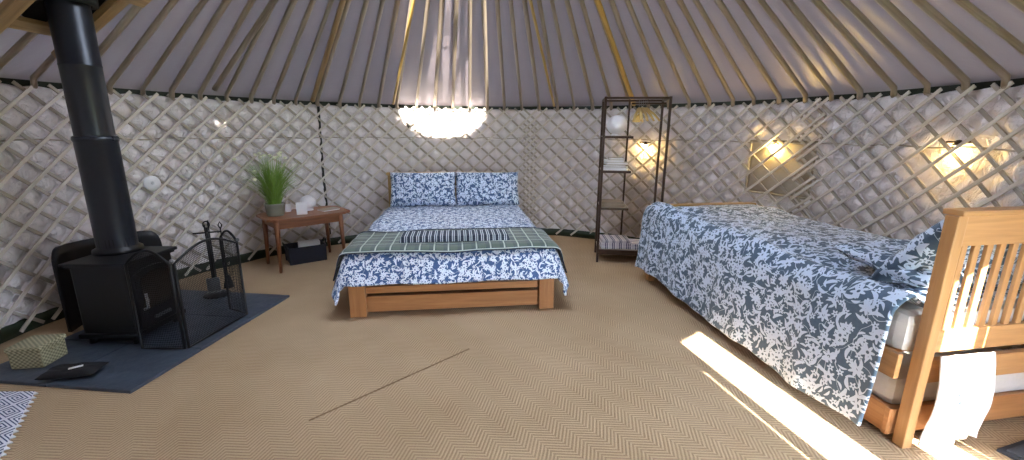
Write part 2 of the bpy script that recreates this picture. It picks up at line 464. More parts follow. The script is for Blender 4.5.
sections = [(141, 198, .0, 'pale wooden lattice wall section behind the black stove'),
            (80, 144.5, .0, 'pale wooden lattice wall section behind the double bed and side table'),
            (21.5, 83.5, .45, 'pale wooden lattice wall section behind the clothes rack'),
            (-22, 25, .1, 'pale wooden lattice wall section nearest the slatted bed end')]
for a, b, off, lab in sections:
    a, b = D2R(a), D2R(b)
    root = empty('lattice_wall_section', cyl((a+b)/2, 2.9, 0), 0, lab, 'lattice', 'lattice wall sections')
    inv = Matrix.Translation(-Vector(root.location))
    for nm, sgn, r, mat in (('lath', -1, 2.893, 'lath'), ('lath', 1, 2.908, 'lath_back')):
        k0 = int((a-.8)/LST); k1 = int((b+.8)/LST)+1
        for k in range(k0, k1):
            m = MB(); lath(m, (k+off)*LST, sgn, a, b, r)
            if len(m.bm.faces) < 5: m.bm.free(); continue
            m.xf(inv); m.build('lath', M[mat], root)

# roof poles: each one its own object, resting in a lattice fork and running up to the crown ring
def pole_mesh(r=.021, bend=.0, name='roof_pole', mat='pole'):
    m = MB(); P = []; RR = []
    # local frame: x outwards along the radius, z up, origin at crown axis
    for s in lin(0, 1, 18):
        rad = RB+(2.885-RB)*s
        z = roofz(rad)-.006 + bend*math.sin(PI*s)
        P.append((rad, 0, z)); RR.append(r*(1.12-.25*s if s > .6 else 1.0))
    P.append((2.895, 0, roofz(2.895)-.05)); RR.append(r*.85)
    P.append((2.886, 0, 1.535)); RR.append(r*.7)
    m.tube(P, RR, 10); return m
protos = []
WHERE = {}
k = 0
dirs = []
for i in range(86):
    th = i*STEP+.0
    dg = math.degrees(th)
    if not (-22 < (dg if dg < 300 else dg-360) < 203): continue
    dirs.append(th)
variants = [pole_mesh(.021, .0).build('roof_pole', M['pole']), pole_mesh(.023, .006).build('roof_pole', M['pole']), pole_mesh(.019, -.008).build('roof_pole', M['pole'])]
used = [False]*3
for i, th in enumerate(dirs):
    v = i % 3
    if used[v]: o = variants[v].copy(); C.objects.link(o)
    else: o = variants[v]; used[v] = True
    o.location = (CX, CY, 0); o.rotation_euler = (0, 0, th+random.uniform(-.004, .004))
    dg = math.degrees(th)
    if dg > 300: dg -= 360
    where = next(w for lim, w in ((152, 'above the black stove at the left'), (130, 'above the side table and potted grass'), (113, 'meeting the wall left of the double bed'),
        (82, 'directly above the double bed'), (66, 'meeting the wall right of the double bed'), (44, 'above the clothes rack'), (18, 'above the far half of the single bed'), (-99, 'above the slatted end of the single bed')) if dg > lim)
    tag(o, 'straight grey-brown roof pole '+where, 'roof pole', 'straight roof poles '+where)
# extra slanting golden poles tied in among the straight ones
def free_pole(t0, r0, t1, r1, rad, mat, lab, dz=-.03):
    m = MB(); A = cyl(t0, r0, roofz(r0)+dz); B = cyl(t1, r1, roofz(r1)+dz)
    m.tube([A+(B-A)*s+Vector((0, 0, -.01*math.sin(PI*s))) for s in lin(0, 1, 10)], rad, 10)
    o = m.build('slanting_roof_pole', M[mat]); tag(o, lab, 'roof pole'); return o
free_pole(D2R(57.5), 2.86, D2R(59), .6, .024, 'pole_gold', 'thick golden roof pole rising above the clothes rack')
free_pole(D2R(76), 2.86, D2R(84), .6, .015, 'pole_gold', 'thin golden roof pole slanting right of the bright patch above the double bed')
free_pole(D2R(114), 2.86, D2R(108), .6, .015, 'pole_gold', 'thin golden roof pole slanting left of the bright patch above the double bed')
free_pole(D2R(149), 2.80, D2R(139), .8, .022, 'pole', 'slanting brown roof pole crossing others right of the stove pipe')
free_pole(D2R(131), 2.86, D2R(134), .8, .022, 'ply', 'thick brown roof pole above the potted grass')

# tie post in the wall left of the double bed
mb = MB(); mb.tube([cyl(D2R(129.6), 2.93, .1), cyl(D2R(129.9), 2.925, .8), cyl(D2R(129.6), 2.93, 1.56)], .014, 8)
tag(mb.build('wall_strap', M['canvas_dark']), 'dark green upright strap behind the lattice right of the potted grass', 'strap')

# ------------------------------------------------------------ hearth and stove
he = empty('slate_hearth', (-2.3, 2.5, 0), 0, 'blue-grey slate hearth of square tiles under the black stove', 'hearth')
Hf = Vector((-1.874, 1.86, 0)); hx = Vector((.136, 1.27, 0)).normalized(); hy = Vector((-hx.y, hx.x, 0))
for i in range(3):
    for j in range(2):
        a = Hf+hx*(i*.426)+hy*(j*.47)
        P = [a, a+hx*.423, a+hx*.423+hy*.467, a+hy*.467]
        m = MB(); m.prism([(p.x+2.3, p.y-2.5) for p in P], 0, .018, .002); m.build('slate_tile', M['slate'], he)

sx0, sx1, sy0, sy1, sz = -2.56, -2.215, 2.31, 2.69, .525
st = empty('wood_burning_stove', ((sx0+sx1)/2, (sy0+sy1)/2, .018), 0, 'black cast iron wood burning stove with arched glass door and tall flue', 'stove')
def L(x, y, z): return (x-(sx0+sx1)/2, y-(sy0+sy1)/2, z-.018)
SW, SD = sx1-sx0, sy1-sy0
MB().box((SW-.03, SD-.03, .42), (0, 0, .27), bevel=.012).build('body', M['black_iron'], st)
m = MB(); m.box((SW+.02, SD+.03, .022), (0, 0, .497), bevel=.008); m.box((SW-.005, SD, .012), (0, 0, .480), bevel=.003); m.build('top_plate', M['iron_top'], st)
m = MB(); m.box((SW+.005, SD+.01, .03), (0, 0, .055), bevel=.008); m.build('base_plate', M['black_iron'], st)
for x in (-1, 1):
    for y in (-1, 1):
        MB().lathe([(0, 0), (.022, 0), (.018, .02), (.024, .05), (0, .05)], (x*(SW/2-.04), y*(SD/2-.04), 0), 12).build('leg', M['black_iron'], st)
def arch(w, h, rise, n=12):
    P = [(-w/2, 0), (w/2, 0), (w/2, h-rise)]
    P += [(w/2*math.cos(a), h-rise+rise*math.sin(a)) for a in lin(0, PI, n)[1:-1]]
    P += [(-w/2, h-rise)]; return P
def plate(poly, x0, x1):     # extruded outline in the y-z plane
    m = MB(); m.prism(poly, x0, x1); m.xf(Matrix(((0, 0, 1, 0), (1, 0, 0, 0), (0, 1, 0, 0), (0, 0, 0, 1)))); return m
dx = SW/2-.015
m = plate([(y, z+.085) for y, z in arch(.30, .36, .06)], dx, dx+.022); door = m.build('stove_door', M['black_iron'], st)
plate([(y, z+.19) for y, z in arch(.225, .225, .05)], dx+.022, dx+.026).build('glass', M['stove_glass'], door)
MB().tube([(dx+.024, -.12, .20), (dx+.05, -.12, .21), (dx+.055, -.12, .26), (dx+.05, -.12, .30)], .008, 8).build('handle', M['steel'], door)
MB().box((.012, .12, .02), (dx+.028, 0, .125)).build('air_control', M['steel'], st)
m = MB(); m.lathe([(.10, .505), (.125, .505), (.122, .53), (.100, .545), (.100, .60)], (-.09, .08, 0), 32); m.build('flue_collar', M['black_iron'], st)
m = MB(); m.lathe([(.088, .50), (.088, 1.02), (.088, 1.03)], (-.09, .08, 0), 40); m.lathe([(.100, .52), (.100, 1.18), (.104, 1.185), (.104, 1.21), (.096, 1.215), (.092, 1.215)], (-.09, .08, 0), 40)
m.lathe([(.092, 1.20), (.092, 1.60), (.094, 1.603), (.094, 1.61), (.092, 1.613), (.094, 2.75)], (-.09, .08, 0), 40); m.build('flue_pipe', M['flue'], st)
m = MB()
for z in (1.19,): m.lathe([(.103, z), (.106, z+.004), (.106, z+.010), (.103, z+.014)], (-.09, .08, 0), 40)
m.box((.02, .012, .03), (.01, .08, 1.20)); m.build('joint_band', M['flue'], st)
# frame in the roof round the flue
PXY = (L(0, 0, 0)[0]*0+(sx0+sx1)/2-.09, (sy0+sy1)/2+.08)
pr_ = math.hypot(PXY[0]-CX, PXY[1]-CY); pt_ = math.atan2(PXY[1]-CY, PXY[0]-CX)
slope = math.atan2(APEX-EAVE, 2.92)
fr = struct(empty('flue_opening', (PXY[0], PXY[1], roofz(pr_)+.0)))
fr.rotation_euler = (0, 0, pt_)
Mx = Matrix.Rotation(slope, 3, 'Y')
m = MB()
for q in (-1, 1): m.box((.86, .07, .04), tuple(Mx @ Vector((.02, q*.20, -.05))), Mx)
m.box((.09, .56, .035), tuple(Mx @ Vector((-.20, 0, -.088))), Mx)
m.box((.07, .33, .035), tuple(Mx @ Vector((.24, 0, -.05))), Mx)
m.build('frame', M['ply'], fr)
m = MB(); A1 = [Mx @ Vector((.10*math.cos(a)*1.06, .10*math.sin(a)*1.0, -.02)) for a in lin(0, 2*PI, 40)[:-1]]; A2 = [Mx @ Vector((.24*math.cos(a), .22*math.sin(a), -.02)) for a in lin(0, 2*PI, 40)[:-1]]
V1 = [m.bm.verts.new(p) for p in A1]; V2 = [m.bm.verts.new(p) for p in A2]
for i in range(40): m.bm.faces.new((V1[i], V1[(i+1) % 40], V2[(i+1) % 40], V2[i]))
m.build('flashing_sheet', M['shield'], fr, mods=[SOLID(.004)])
m = MB(); m.lathe([(.097, -.05), (.128, -.05), (.128, .01), (.097, .01), (.097, -.05)], (0, 0, 0), 32); m.build('flue_cap_ring', M['shield'], fr)

# curved heat shield against the wall
SP = [Vector(p) for p in ((-2.80, 2.47), (-2.84, 2.62), (-2.81, 2.79), (-2.73, 2.93), (-2.60, 3.05))]
def shield_fn(u, v):
    q = u*4; i = min(3, int(q)); t = q-i
    p0, p1, p2, p3 = SP[max(0, i-1)], SP[i], SP[i+1], SP[min(4, i+2)]
    p = .5*((2*p1)+(p2-p0)*t+(2*p0-5*p1+4*p2-p3)*t*t+(3*p1-p0-3*p2+p3)*t**3)
    e = min(u, 1-u); rr = .13
    top = .56 if e > rr else .56-.12*(1-math.sqrt(max(0, 1-(1-e/rr)**2)))
    return Vector((p.x, p.y, .02+v*(top-.02)))
m = MB(); m.grid(shield_fn, sorted(set(lin(0, 1, 40)+[.01, .003, .997, .99])), lin(0, 1, 10))
tag(m.build('heat_shield', M['shield'], mods=[SOLID(.02)]), 'curved black metal heat shield standing behind the stove', 'heat shield')

# three-panel fire guard
GV = [(-2.165, 2.262), (-1.893, 2.262), (-1.836, 2.755), (-2.02, 2.84)]
fg = empty('fire_guard', (GV[1][0], GV[1][1], .018), 0, 'black folding mesh fire guard with arched panels round the stove', 'fire guard')
for i in range(3):
    A = Vector(GV[i]+(0,))-Vector((GV[1][0], GV[1][1], 0)); B = Vector(GV[i+1]+(0,))-Vector((GV[1][0], GV[1][1], 0))
    d = B-A; W = d.length; d.normalize(); H0, H1 = (.52, .60) if i != 2 else (.53, .59)
    def P(s, z, A=A, d=d, W=W): return A+d*(W*s)+Vector((0, 0, z))
    arc = [P(s, H0+(H1-H0)*math.sin(PI*s)) for s in lin(0, 1, 14)]
    m = MB(); e = .012/W
    m.tube([P(e, .01)]+[P(e+(1-2*e)*s, H0+(H1-H0)*math.sin(PI*s)) for s in lin(0, 1, 14)]+[P(1-e, .01), P(.5, .01)], .0075, 8, closed=True)
    pf = m.build('panel_frame', M['black_iron'], fg)
    m = MB()
    m.grid(lambda s, v, P=P, H0=H0, H1=H1: P(e+(1-2*e)*s, .01+v*(H0+(H1-H0)*math.sin(PI*s)-.01)), lin(0, 1, 14), lin(0, 1, 8), uvf=lambda s, v, W=W: (s*W, v*.55))
    m.build('wire_mesh', M['mesh'], pf)
for g in GV[1:3]:
    x, y = g[0]-GV[1][0], g[1]-GV[1][1]
    MB().lathe([(0, .53), (.008, .53), (.011, .540), (.007, .55), (0, .553)], (x, y, 0), 12).build('knob', M['steel'], fg)

# fireside tools
T0 = Vector((-2.30, 3.12, .018))
ts = empty('fireside_tool_stand', T0, .5, 'black iron stand with round base holding fireside tools behind the guard', 'tool stand')
MB().lathe([(0, 0), (.09, 0), (.085, .012), (.03, .02), (0, .022)], n=24).build('base', M['black_iron'], ts)
MB().tube([(0, 0, .02), (0, 0, .54)], .007, 8).build('pole', M['black_iron'], ts)
MB().tube([(.02*math.cos(a), 0, .56+.026*math.sin(a)) for a in lin(0, 2*PI, 16)[:-1]], .005, 6, closed=True).build('ring_handle', M['black_iron'], ts)
m = MB(); m.tube([(-.09, 0, .50), (.09, 0, .50)], .006, 6); m.tube([(0, -.09, .50), (0, .09, .50)], .006, 6); m.build('hook_bar', M['black_iron'], ts)
def tool(name, lab, ang, fn):
    a = .5+ang; p = T0+Vector((.085*math.cos(a), .085*math.sin(a), 0))
    t = empty(name, p, a, lab, name.replace('_', ' ').split()[-1], 'fireside tools')
    MB().tube([(0, 0, .14), (0, 0, .50)], .005, 6).build('shaft', M['black_iron'], t)
    MB().tube([(0, 0, .50), (0, 0, .52), (.012, 0, .55), (0, 0, .575), (-.012, 0, .55), (0, 0, .52)], .0045, 6).build('handle', M['black_iron'], t)
    fn(t); return t
tool('hearth_shovel', 'black flat-bladed hearth shovel hanging on the tool stand', -PI/2, lambda t: MB().box((.015, .085, .11), (.0, 0, .11)).box((.05, .085, .008), (.02, 0, .06)).build('blade', M['steel'], t))
tool('hearth_brush', 'black bristle hearth brush hanging on the tool stand', 0, lambda t: MB().lathe([(0, .15), (.014, .15), (.026, .10), (.035, .05), (0, .05)], n=16).build('bristles', M['black_cloth'], t))
tool('fire_poker', 'thin black fire poker hanging on the tool stand', PI/2, lambda t: MB().tube([(0, 0, .15), (0, 0, .06), (.02, 0, .075)], .005, 6).build('hook_tip', M['black_iron'], t))

# lidded wicker box, pouch and rug at the left edge
wb = empty('wicker_box', (-2.60, 2.125, .018), .15, 'small pale green wicker box with lid on the hearth corner', 'box')
MB().box((.155, .155, .10), (0, 0, .05), bevel=.008).build('box_body', M['wicker'], wb)
MB().box((.168, .168, .028), (0, 0, .110), bevel=.01).build('lid', M['wicker'], wb)
MB().tube([(.082, -.02, .09), (.090, -.018, .08), (.090, .018, .08), (.082, .02, .09)], .005, 6).build('clasp', M['wicker'], wb)
pc = empty('black_pouch', (-2.285, 1.995, .018), .2, 'flat black cloth pouch with small white label on the hearth edge', 'pouch')
def pil(w, h, t, nx=24, ny=20, p=2.6, uvs=1.0, crump=.0, seed=0, puff=.5):
    m = MB()
    def f(sg):
        def g(u, v):
            e = max(0, (1-abs(u)**p)*(1-abs(v)**p))**puff
            pin = 1-.05*(1-abs(v)**2)*0
            x = u*w/2*(1-.04*(1-abs(u))*0-.035*(1-v*v)*abs(u)**4+.0); y = v*h/2*(1-.035*(1-u*u)*abs(v)**4)
            c = crump*noise.noise(Vector((u*2.3+seed, v*2.3, sg*3)))
            return Vector((x, y, sg*(t/2*e)+c*e))
        return g
    us, vs = lin(-1, 1, nx), lin(-1, 1, ny)
    m.grid(f(1), us, vs, uvf=lambda u, v: (u*w/2*uvs+seed, v*h/2*uvs)); m.grid(f(-1), us, vs, uvf=lambda u, v: (u*w/2*uvs+seed+3, v*h/2*uvs))
    return m
m = pil(.25, .13, .05, 20, 14, crump=.015, seed=2); m.xf(Matrix.Translation((0, 0, .026))); m.build('pouch_body', M['black_cloth'], pc, weld=True)
MB().box((.055, .018, .002), (.03, -.02, .054), Matrix.Rotation(.5, 3, 'Z'), bevel=0).build('white_label', M['paper'], pc)
rg = MB(); Ra = Vector((-2.35, 1.862, 0)); Rb = Vector((-2.032, 1.452, 0)); rd = (Rb-Ra).normalized(); rn = Vector((-rd.y, rd.x, 0))*-1
if rn.x > 0: rn = -rn
rn = Vector((-.97, -.02, 0)).normalized()
rug = empty('patterned_rug', tuple(Ra), 0, 'white and navy diamond patterned rug at the bottom left corner', 'rug')
def rugf(u, v): 
    p = rd*u+rn*v; return Vector((p.x, p.y, .010+.001*noise.noise(p*6)))
m = MB(); m.grid(rugf, lin(0, 1.1, 30), lin(0, .62, 20)); m.build('rug_field', M['rug'], rug, mods=[SOLID(.009)])
m = MB()
for i in range(26):
    u = i*.0425; a, b = rd*u, rd*(u+.030); mid = rd*(u+.015)-rn*.022
    v0, v1, v2 = [m.bm.verts.new((q.x, q.y, .006)) for q in (a, b, mid)]; m.bm.faces.new((v0, v1, v2))
m.build('fringe', M['paper'], rug, mods=[SOLID(.005, 0)])

# ------------------------------------------------------------ side table and what stands on it
TA = math.atan2(4.123-3.706, -1.688+2.114)
TF = Vector((-2.114, 3.706, 0)); tx = Vector((math.cos(TA), math.sin(TA), 0)); ty = Vector((-tx.y, tx.x, 0))
TC = TF+tx*.30+ty*.19
tb = empty('side_table', tuple(TC), TA, 'small brown wooden side table beside the double bed', 'table')
TH = .50
poly = [(-.36, -.17), (-.30, -.24), (.32, -.24), (.40, -.17), (.40, .17), (.32, .24), (-.30, .24), (-.36, .17)]
m = MB(); m.prism(poly, TH-.022, TH, .004); m.build('table_top', M['oak'], tb)
m = MB()
m.box((.56, .018, .075), (0, -.185, TH-.06)); m.box((.56, .018, .075), (0, .185, TH-.06)); m.box((.018, .36, .075), (-.285, 0, TH-.06)); m.box((.018, .36, .075), (.285, 0, TH-.06))
m.build('apron', M['oak'], tb)
for x in (-1, 1):
    for y in (-1, 1):
        m = MB(); m.tube([(x*.30, y*.195, 0), (x*.292, y*.19, .25), (x*.288, y*.187, TH-.02)], [.014, .02, .026], 4); m.build('leg', M['oak'], tb)
def tab(x, y, z=0): return TC+tx*x+ty*y+Vector((0, 0, TH+z))
# potted grass
pp = tab(-.235, .0); gp = empty('potted_grass', tuple(pp), 0, 'tall green potted grass with cream flowers on the side table', 'plant')
MB().lathe([(0, 0), (.065, 0), (.075, .02), (.083, .10), (.088, .115), (.080, .118), (.074, .10), (0, .10)], n=28).build('pot', M['pot'], gp)
MB().lathe([(.075, .103), (0, .106)], n=24).build('soil', M['soil'], gp)
m = MB()
tips = []
for i in range(520):
    a = random.uniform(0, 2*PI); r0 = random.uniform(0, .05); h = random.uniform(.24, .50); sp = random.uniform(0, .22)*(1.2-h*1.0)+.014
    b = a+random.uniform(-.6, .6); base = Vector((r0*math.cos(a), r0*math.sin(a), .10)); w = random.uniform(.0028, .0048)
    side = Vector((-math.sin(b+random.uniform(-1, 1)), math.cos(b), 0)).normalized()
    prev = None
    for s in (0, .25, .5, .75, 1):
        c = base+Vector((math.cos(b)*sp*s**1.7*1.9, math.sin(b)*sp*s**1.7*1.9, h*s*(1-.12*s*s*sp*8)))
        q = (m.bm.verts.new(c-side*w*(1-s*.85)), m.bm.verts.new(c+side*w*(1-s*.85)))
        if prev: m.bm.faces.new((prev[0], prev[1], q[1], q[0]))
        prev = q
    tips.append(c)
m.build('grass_blades', M['grass'], gp, recalc=False)
random.shuffle(tips)
fl = None
for p in sorted(tips[:60], key=lambda p: -p.z)[:9]+tips[60:66]:
    m = MB(); m.lathe([(0, -.012), (.014, -.004), (.018, .006), (.010, .014), (0, .010)], tuple(p), 8); m.build('flower', M['flower'], gp)
# card, round lamp, little things
cd = empty('greeting_card', tuple(tab(-.035, -.10)), TA-.45, 'white folded card standing upright beside the potted grass', 'card')
MB().box((.09, .004, .115), (0, -.015, .057), Matrix.Rotation(.12, 3, 'X'), bevel=0).build('front_leaf', M['paper'], cd)
MB().box((.09, .004, .115), (0, .015, .057), Matrix.Rotation(-.12, 3, 'X'), bevel=0).build('back_leaf', M['paper'], cd)
gl = empty('globe_lamp', tuple(tab(.09, .09)), 0, 'round white globe lamp on the side table behind the card', 'lamp')
MB().lathe([(0, 0), (.045, 0), (.045, .012), (.03, .018)], n=24).build('base', M['white'], gl)
MB().lathe([(.03, .012)]+[(.075*math.cos(a), .080+.070*math.sin(a)) for a in lin(-1.2, PI/2, 14)], n=32).build('globe_shade', M['white'], gl)
sd = empty('white_jar', tuple(tab(-.09, .14)), 0, 'small white lidded jar between the potted grass and the globe lamp', 'jar')
MB().lathe([(0, 0), (.03, 0), (.033, .01), (.033, .07), (.028, .08)], n=20).build('body', M['white'], sd); MB().lathe([(.031, .078), (.031, .095), (0, .098)], n=20).build('lid', M['lath'], sd)
bk = empty('paper_booklet', tuple(tab(.24, -.03)), TA+.2, 'thin beige booklet lying flat at the right of the side table', 'booklet')
MB().box((.17, .12, .010), (0, 0, .005), bevel=.001).build('pages', M['paper'], bk); MB().box((.175, .125, .003), (0, 0, .0115), bevel=.001).build('cover', M['book1'], bk)
# basket under the table
bs = empty('storage_basket', (-2.07, 4.11, 0), TA-.12, 'dark navy storage basket holding papers under the side table', 'basket')
m = MB()
P0 = [(-.17, -.11), (.17, -.11), (.17, .11), (-.17, .11)]
def tub(w, d, h, t):
    m = MB()
    m.box((w, d, .01), (0, 0, .005)); 
    for s in (-1, 1):
        m.box((w+.02, t, h), (0, s*(d/2), h/2), Matrix.Rotation(-s*.10, 3, 'X')); m.box((t, d+.01, h), (s*(w/2), 0, h/2), Matrix.Rotation(s*.10, 3, 'Y'))
    return m
tub(.32, .22, .17, .012).build('basket_body', M['navy_basket'], bs)
for s in (-1, 1): MB().tube([(s*.175, -.05, .15), (s*.19, -.045, .20), (s*.19, .045, .20), (s*.175, .05, .15)], .007, 8).build('handle', M['navy_basket'], bs)
bp = empty('paper_bundle', (-2.05, 4.10, .012), TA-.1, 'bundle of white papers standing in the navy basket', 'papers')
for i in range(4): MB().box((.19, .006, .185+.006*i), (.02, -.05+.022*i, .095), Matrix.Rotation(.10, 3, 'X'), bevel=0).build('sheet', M['paper'], bp)

# ------------------------------------------------------------ drapes
def prof(s, rc, flare):
    if s <= 0: return 0.0, 0.0
    q = rc*PI/2
    if s < q: return rc*math.sin(s/rc), rc*(1-math.cos(s/rc))
    return rc+(s-q)*flare, rc+(s-q)*(1-flare*flare*.5)
def drape(x0, x1, y0, y1, top, ovl, ovr, ovf, ovb, rc, flare, nx, ny, lift=0, seed=0, puff=.02, fold=.02, zlow=.03, topf=None):
    """cloth over the block x0..x1 by y0..y1; overhangs left, right, front and back"""
    us = lin(x0-ovl, x1+ovr, nx); vs = lin(y0-ovf, y1+ovb, ny)
    def f(u, v):
        sl, sr, sf, sb = x0-u, u-x1, y0-v, v-y1
        ox, dx_ = 0, 0
        if sl > 0: o, dx_ = prof(sl, rc, flare); x = x0-o
        elif sr > 0: o, dx_ = prof(sr, rc, flare); x = x1+o
        else: x = u
        dy = 0
        if sf > 0: o, dy = prof(sf, rc, flare); y = y0-o
        elif sb > 0: o, dy = prof(sb, rc, flare); y = y1+o
        else: y = v
        d = math.hypot(dx_, dy)
        n = noise.noise(Vector((u*2.1+seed, v*2.1, seed)))+.5*noise.noise(Vector((u*5+seed, v*5, seed+5)))
        z = top+(topf(u, v) if topf else 0)-d+puff*n*(1 if d < .05 else .35)
        k = min(1, max(0, (d-.06)/.2))
        w = fold*k*(math.sin(v*13+seed+1.5*math.sin(v*3.1))+.5*math.sin(v*29+seed))
        wy = fold*k*(math.sin(u*12+seed*2+1.3*math.sin(u*4))+.4*math.sin(u*31))
        if sl > 0: x -= w*.7+n*.01+lift
        if sr > 0: x += w*.7+n*.01+lift
        if sf > 0: y -= wy*.7+n*.01+lift
        if sb > 0: y += wy*.7+lift
        z += lift if d < .05 else 0
        return Vector((x, y, max(zlow, z)))
    return f, us, vs

# ------------------------------------------------------------ double bed
BY = .1312
db = empty('double_bed', (-1.1247, 2.7495, 0), BY, 'golden pine double bed frame against the back of the round tent', 'bed')
def wp(x, y, z=0):
    c, s = math.cos(BY), math.sin(BY); return (-1.1247+c*x-s*y, 2.7495+s*x+c*y, z)
BW, BL = 1.45, 2.03
for x, y, h in ((.055, .045, .235), (BW-.055, .045, .235), (.03, BL-.03, .80), (BW-.03, BL-.03, .80)):
    MB().box((.11 if y < 1 else .055, .08 if y < 1 else .05, h), (x, y, h/2), bevel=.006).build('post', M['pine'] if y < 1 else M['headwood'], db)
MB().box((BW-.22, .03, .115), (BW/2, .050, .082), bevel=.004).build('front_board', M['pine'], db)
MB().box((BW-.22, .03, .05), (BW/2, .055, .185), bevel=.004).build('top_rail', M['pine'], db)
for x in (.02, BW-.02): MB().box((.035, BL-.14, .15), (x, BL/2, .15), bevel=.004).build('side_rail', M['pine'], db)
m = MB(); m.box((BW-.09, .03, .10), (BW/2, BL-.03, .73), bevel=.006); m.box((BW-.11, .015, .30), (BW/2, BL-.03, .50)); m.box((BW+.02, .06, .028), (BW/2, BL-.03, .815), bevel=.008)
m.build('headboard', M['headwood'], db)
m = MB()
for k in range(12): m.box((BW-.08, .07, .018), (BW/2, .12+k*.16, .215), bevel=0)
m.build('slat_base', M['pine_pale'], db)
def lblock(name, x0, x1, y0, y1, z0, z1, mat, bev, wpf, rz, lab, cat):
    m = MB(); m.box((x1-x0, y1-y0, z1-z0), (0, 0, (z1-z0)/2), bevel=bev)
    o = m.build(name, mat, loc=wpf((x0+x1)/2, (y0+y1)/2, z0), rz=rz); tag(o, lab, cat); return o
lblock('mattress', .035, BW-.035, .03, BL-.07, .226, .43, M['mattress'], .05, wp, BY, 'pale mattress under the floral duvet of the double bed', 'mattress')
f, us, vs = drape(.05, BW-.05, .06, BL-.12, .47, .33, .33, .27, 0, .085, .26, 92, 110, seed=3.0, puff=.018, fold=.018)
m = MB(); m.grid(f, us, vs); 
duv = m.build('duvet', M['fl_double'], mods=[SOLID(.022), SUB(1)], loc=wp(0, 0, 0), rz=BY); tag(duv, 'blue and white floral duvet spread over the double bed', 'duvet')
for i, x in enumerate((.395, 1.10)):
    m = pil(.715, .385, .17, 30, 22, seed=i*4.1, crump=.02)
    m.xf(Matrix.Rotation(D2R(70), 4, 'X'))
    o = m.build('pillow', M['fl_pillow'], weld=True, loc=wp(x, BL-.165, .655), rz=BY)
    tag(o, ('left' if i == 0 else 'right')+' blue floral pillow leaning on the headboard of the double bed', 'pillow', 'floral pillows on the double bed')
# plaid runner
f2, us, vs = drape(.05, BW-.05, .06, BL-.12, .47, .24, .24, .045, 0, .085, .26, 90, 60, lift=.016, seed=3.0, puff=.018, fold=.018)
vs = lin(-.0, .53, 36)
m = MB(); m.grid(f2, us, vs)
rn_ = empty('plaid_blanket', wp(0, 0, 0), BY, 'dark green tartan blanket with pale lines across the foot of the double bed', 'blanket')
m.build('plaid_cloth', M['plaid'], rn_, mods=[SOLID(.010, 1), SUB(1)])
m = MB(); m.tube([f2(u, -.002)+Vector((0, -.004, .005)) for u in us], .005, 8); m.tube([f2(u, .532)+Vector((0, 0, .008)) for u in us], .007, 8); m.build('navy_binding', M['plaid_edge'], rn_)
# folded striped blanket
fb = empty('folded_blanket', wp(.74, .22, .487+.012), BY, 'folded navy and white striped blanket lying on the tartan blanket', 'blanket')
for k in range(3):
    m = MB(); w, dd, h = .79-.01*k, .20-.006*k, .013
    m.box((w, dd, h), (0, .002*k, .009+k*.0135), bevel=.006); m.build('folded_layer', M['stripe_fold'], fb)

# ------------------------------------------------------------ clothes rack with shelves
SY = D2R(-8); S0 = Vector((.862, 4.119, 0)); ea = Vector((math.cos(SY), math.sin(SY), 0)); eb = Vector((-ea.y, ea.x, 0))
rk = empty('clothes_rack', tuple(S0), SY, 'tall dark brown metal clothes rack with three small shelves', 'clothes rack')
RW, RD, RH = .58, .36, 1.60
for x, y in ((0, 0), (0, RD), (RW, 0), (RW, RD)): MB().box((.022, .022, RH), (x, y, RH/2), bevel=.002).build('upright_post', M['rack'], rk)
MB().box((.018, .018, RH-.1), (.26, RD, RH/2+.05), bevel=.002).build('middle_post', M['rack'], rk)
for y in (0, RD): MB().box((RW, .018, .018), (RW/2, y, RH-.012), bevel=.002).build('top_bar', M['rack'], rk)
for x in (0, RW): MB().box((.018, RD, .018), (x, RD/2, RH-.012), bevel=.002).build('end_bar', M['rack'], rk)
MB().tube([(.26, RD/2, RH-.05), (RW, RD/2, RH-.05)], .009, 8).build('hanging_rail', M['rack'], rk)
SZ = (1.245, .92, .56)
for z in SZ:
    m = MB(); m.box((.27, RD, .012), (.135, RD/2, z-.006), bevel=.002); sh = m.build('shelf', M['rackshelf'], rk)
    m = MB(); m.box((.275, .012, .022), (.135, 0, z-.012), bevel=.002); m.build('shelf_edge', M['rack'], sh)
m = MB(); m.box((RW, RD, .018), (RW/2, RD/2, .12), bevel=.003); m.build('bottom_shelf', M['rackshelf'], rk)
m = MB(); m.box((RW+.02, .02, .05), (RW/2, 0, .11), bevel=.003); m.build('bottom_rail', M['rack'], rk)
def rkp(x, y, z): return tuple(S0+ea*x+eb*y+Vector((0, 0, z)))
g2 = empty('globe_lamp', rkp(.13, .17, SZ[0]), 0, 'white rounded lamp on the top shelf of the clothes rack', 'lamp')
MB().lathe([(0, 0), (.05, 0), (.05, .012), (.035, .02)], n=24).build('base', M['white'], g2)
MB().lathe([(.035, .015)]+[(.098*math.cos(a), .105+.092*math.sin(a)) for a in lin(-1.2, PI/2, 14)], n=32).build('globe_shade', M['white'], g2)
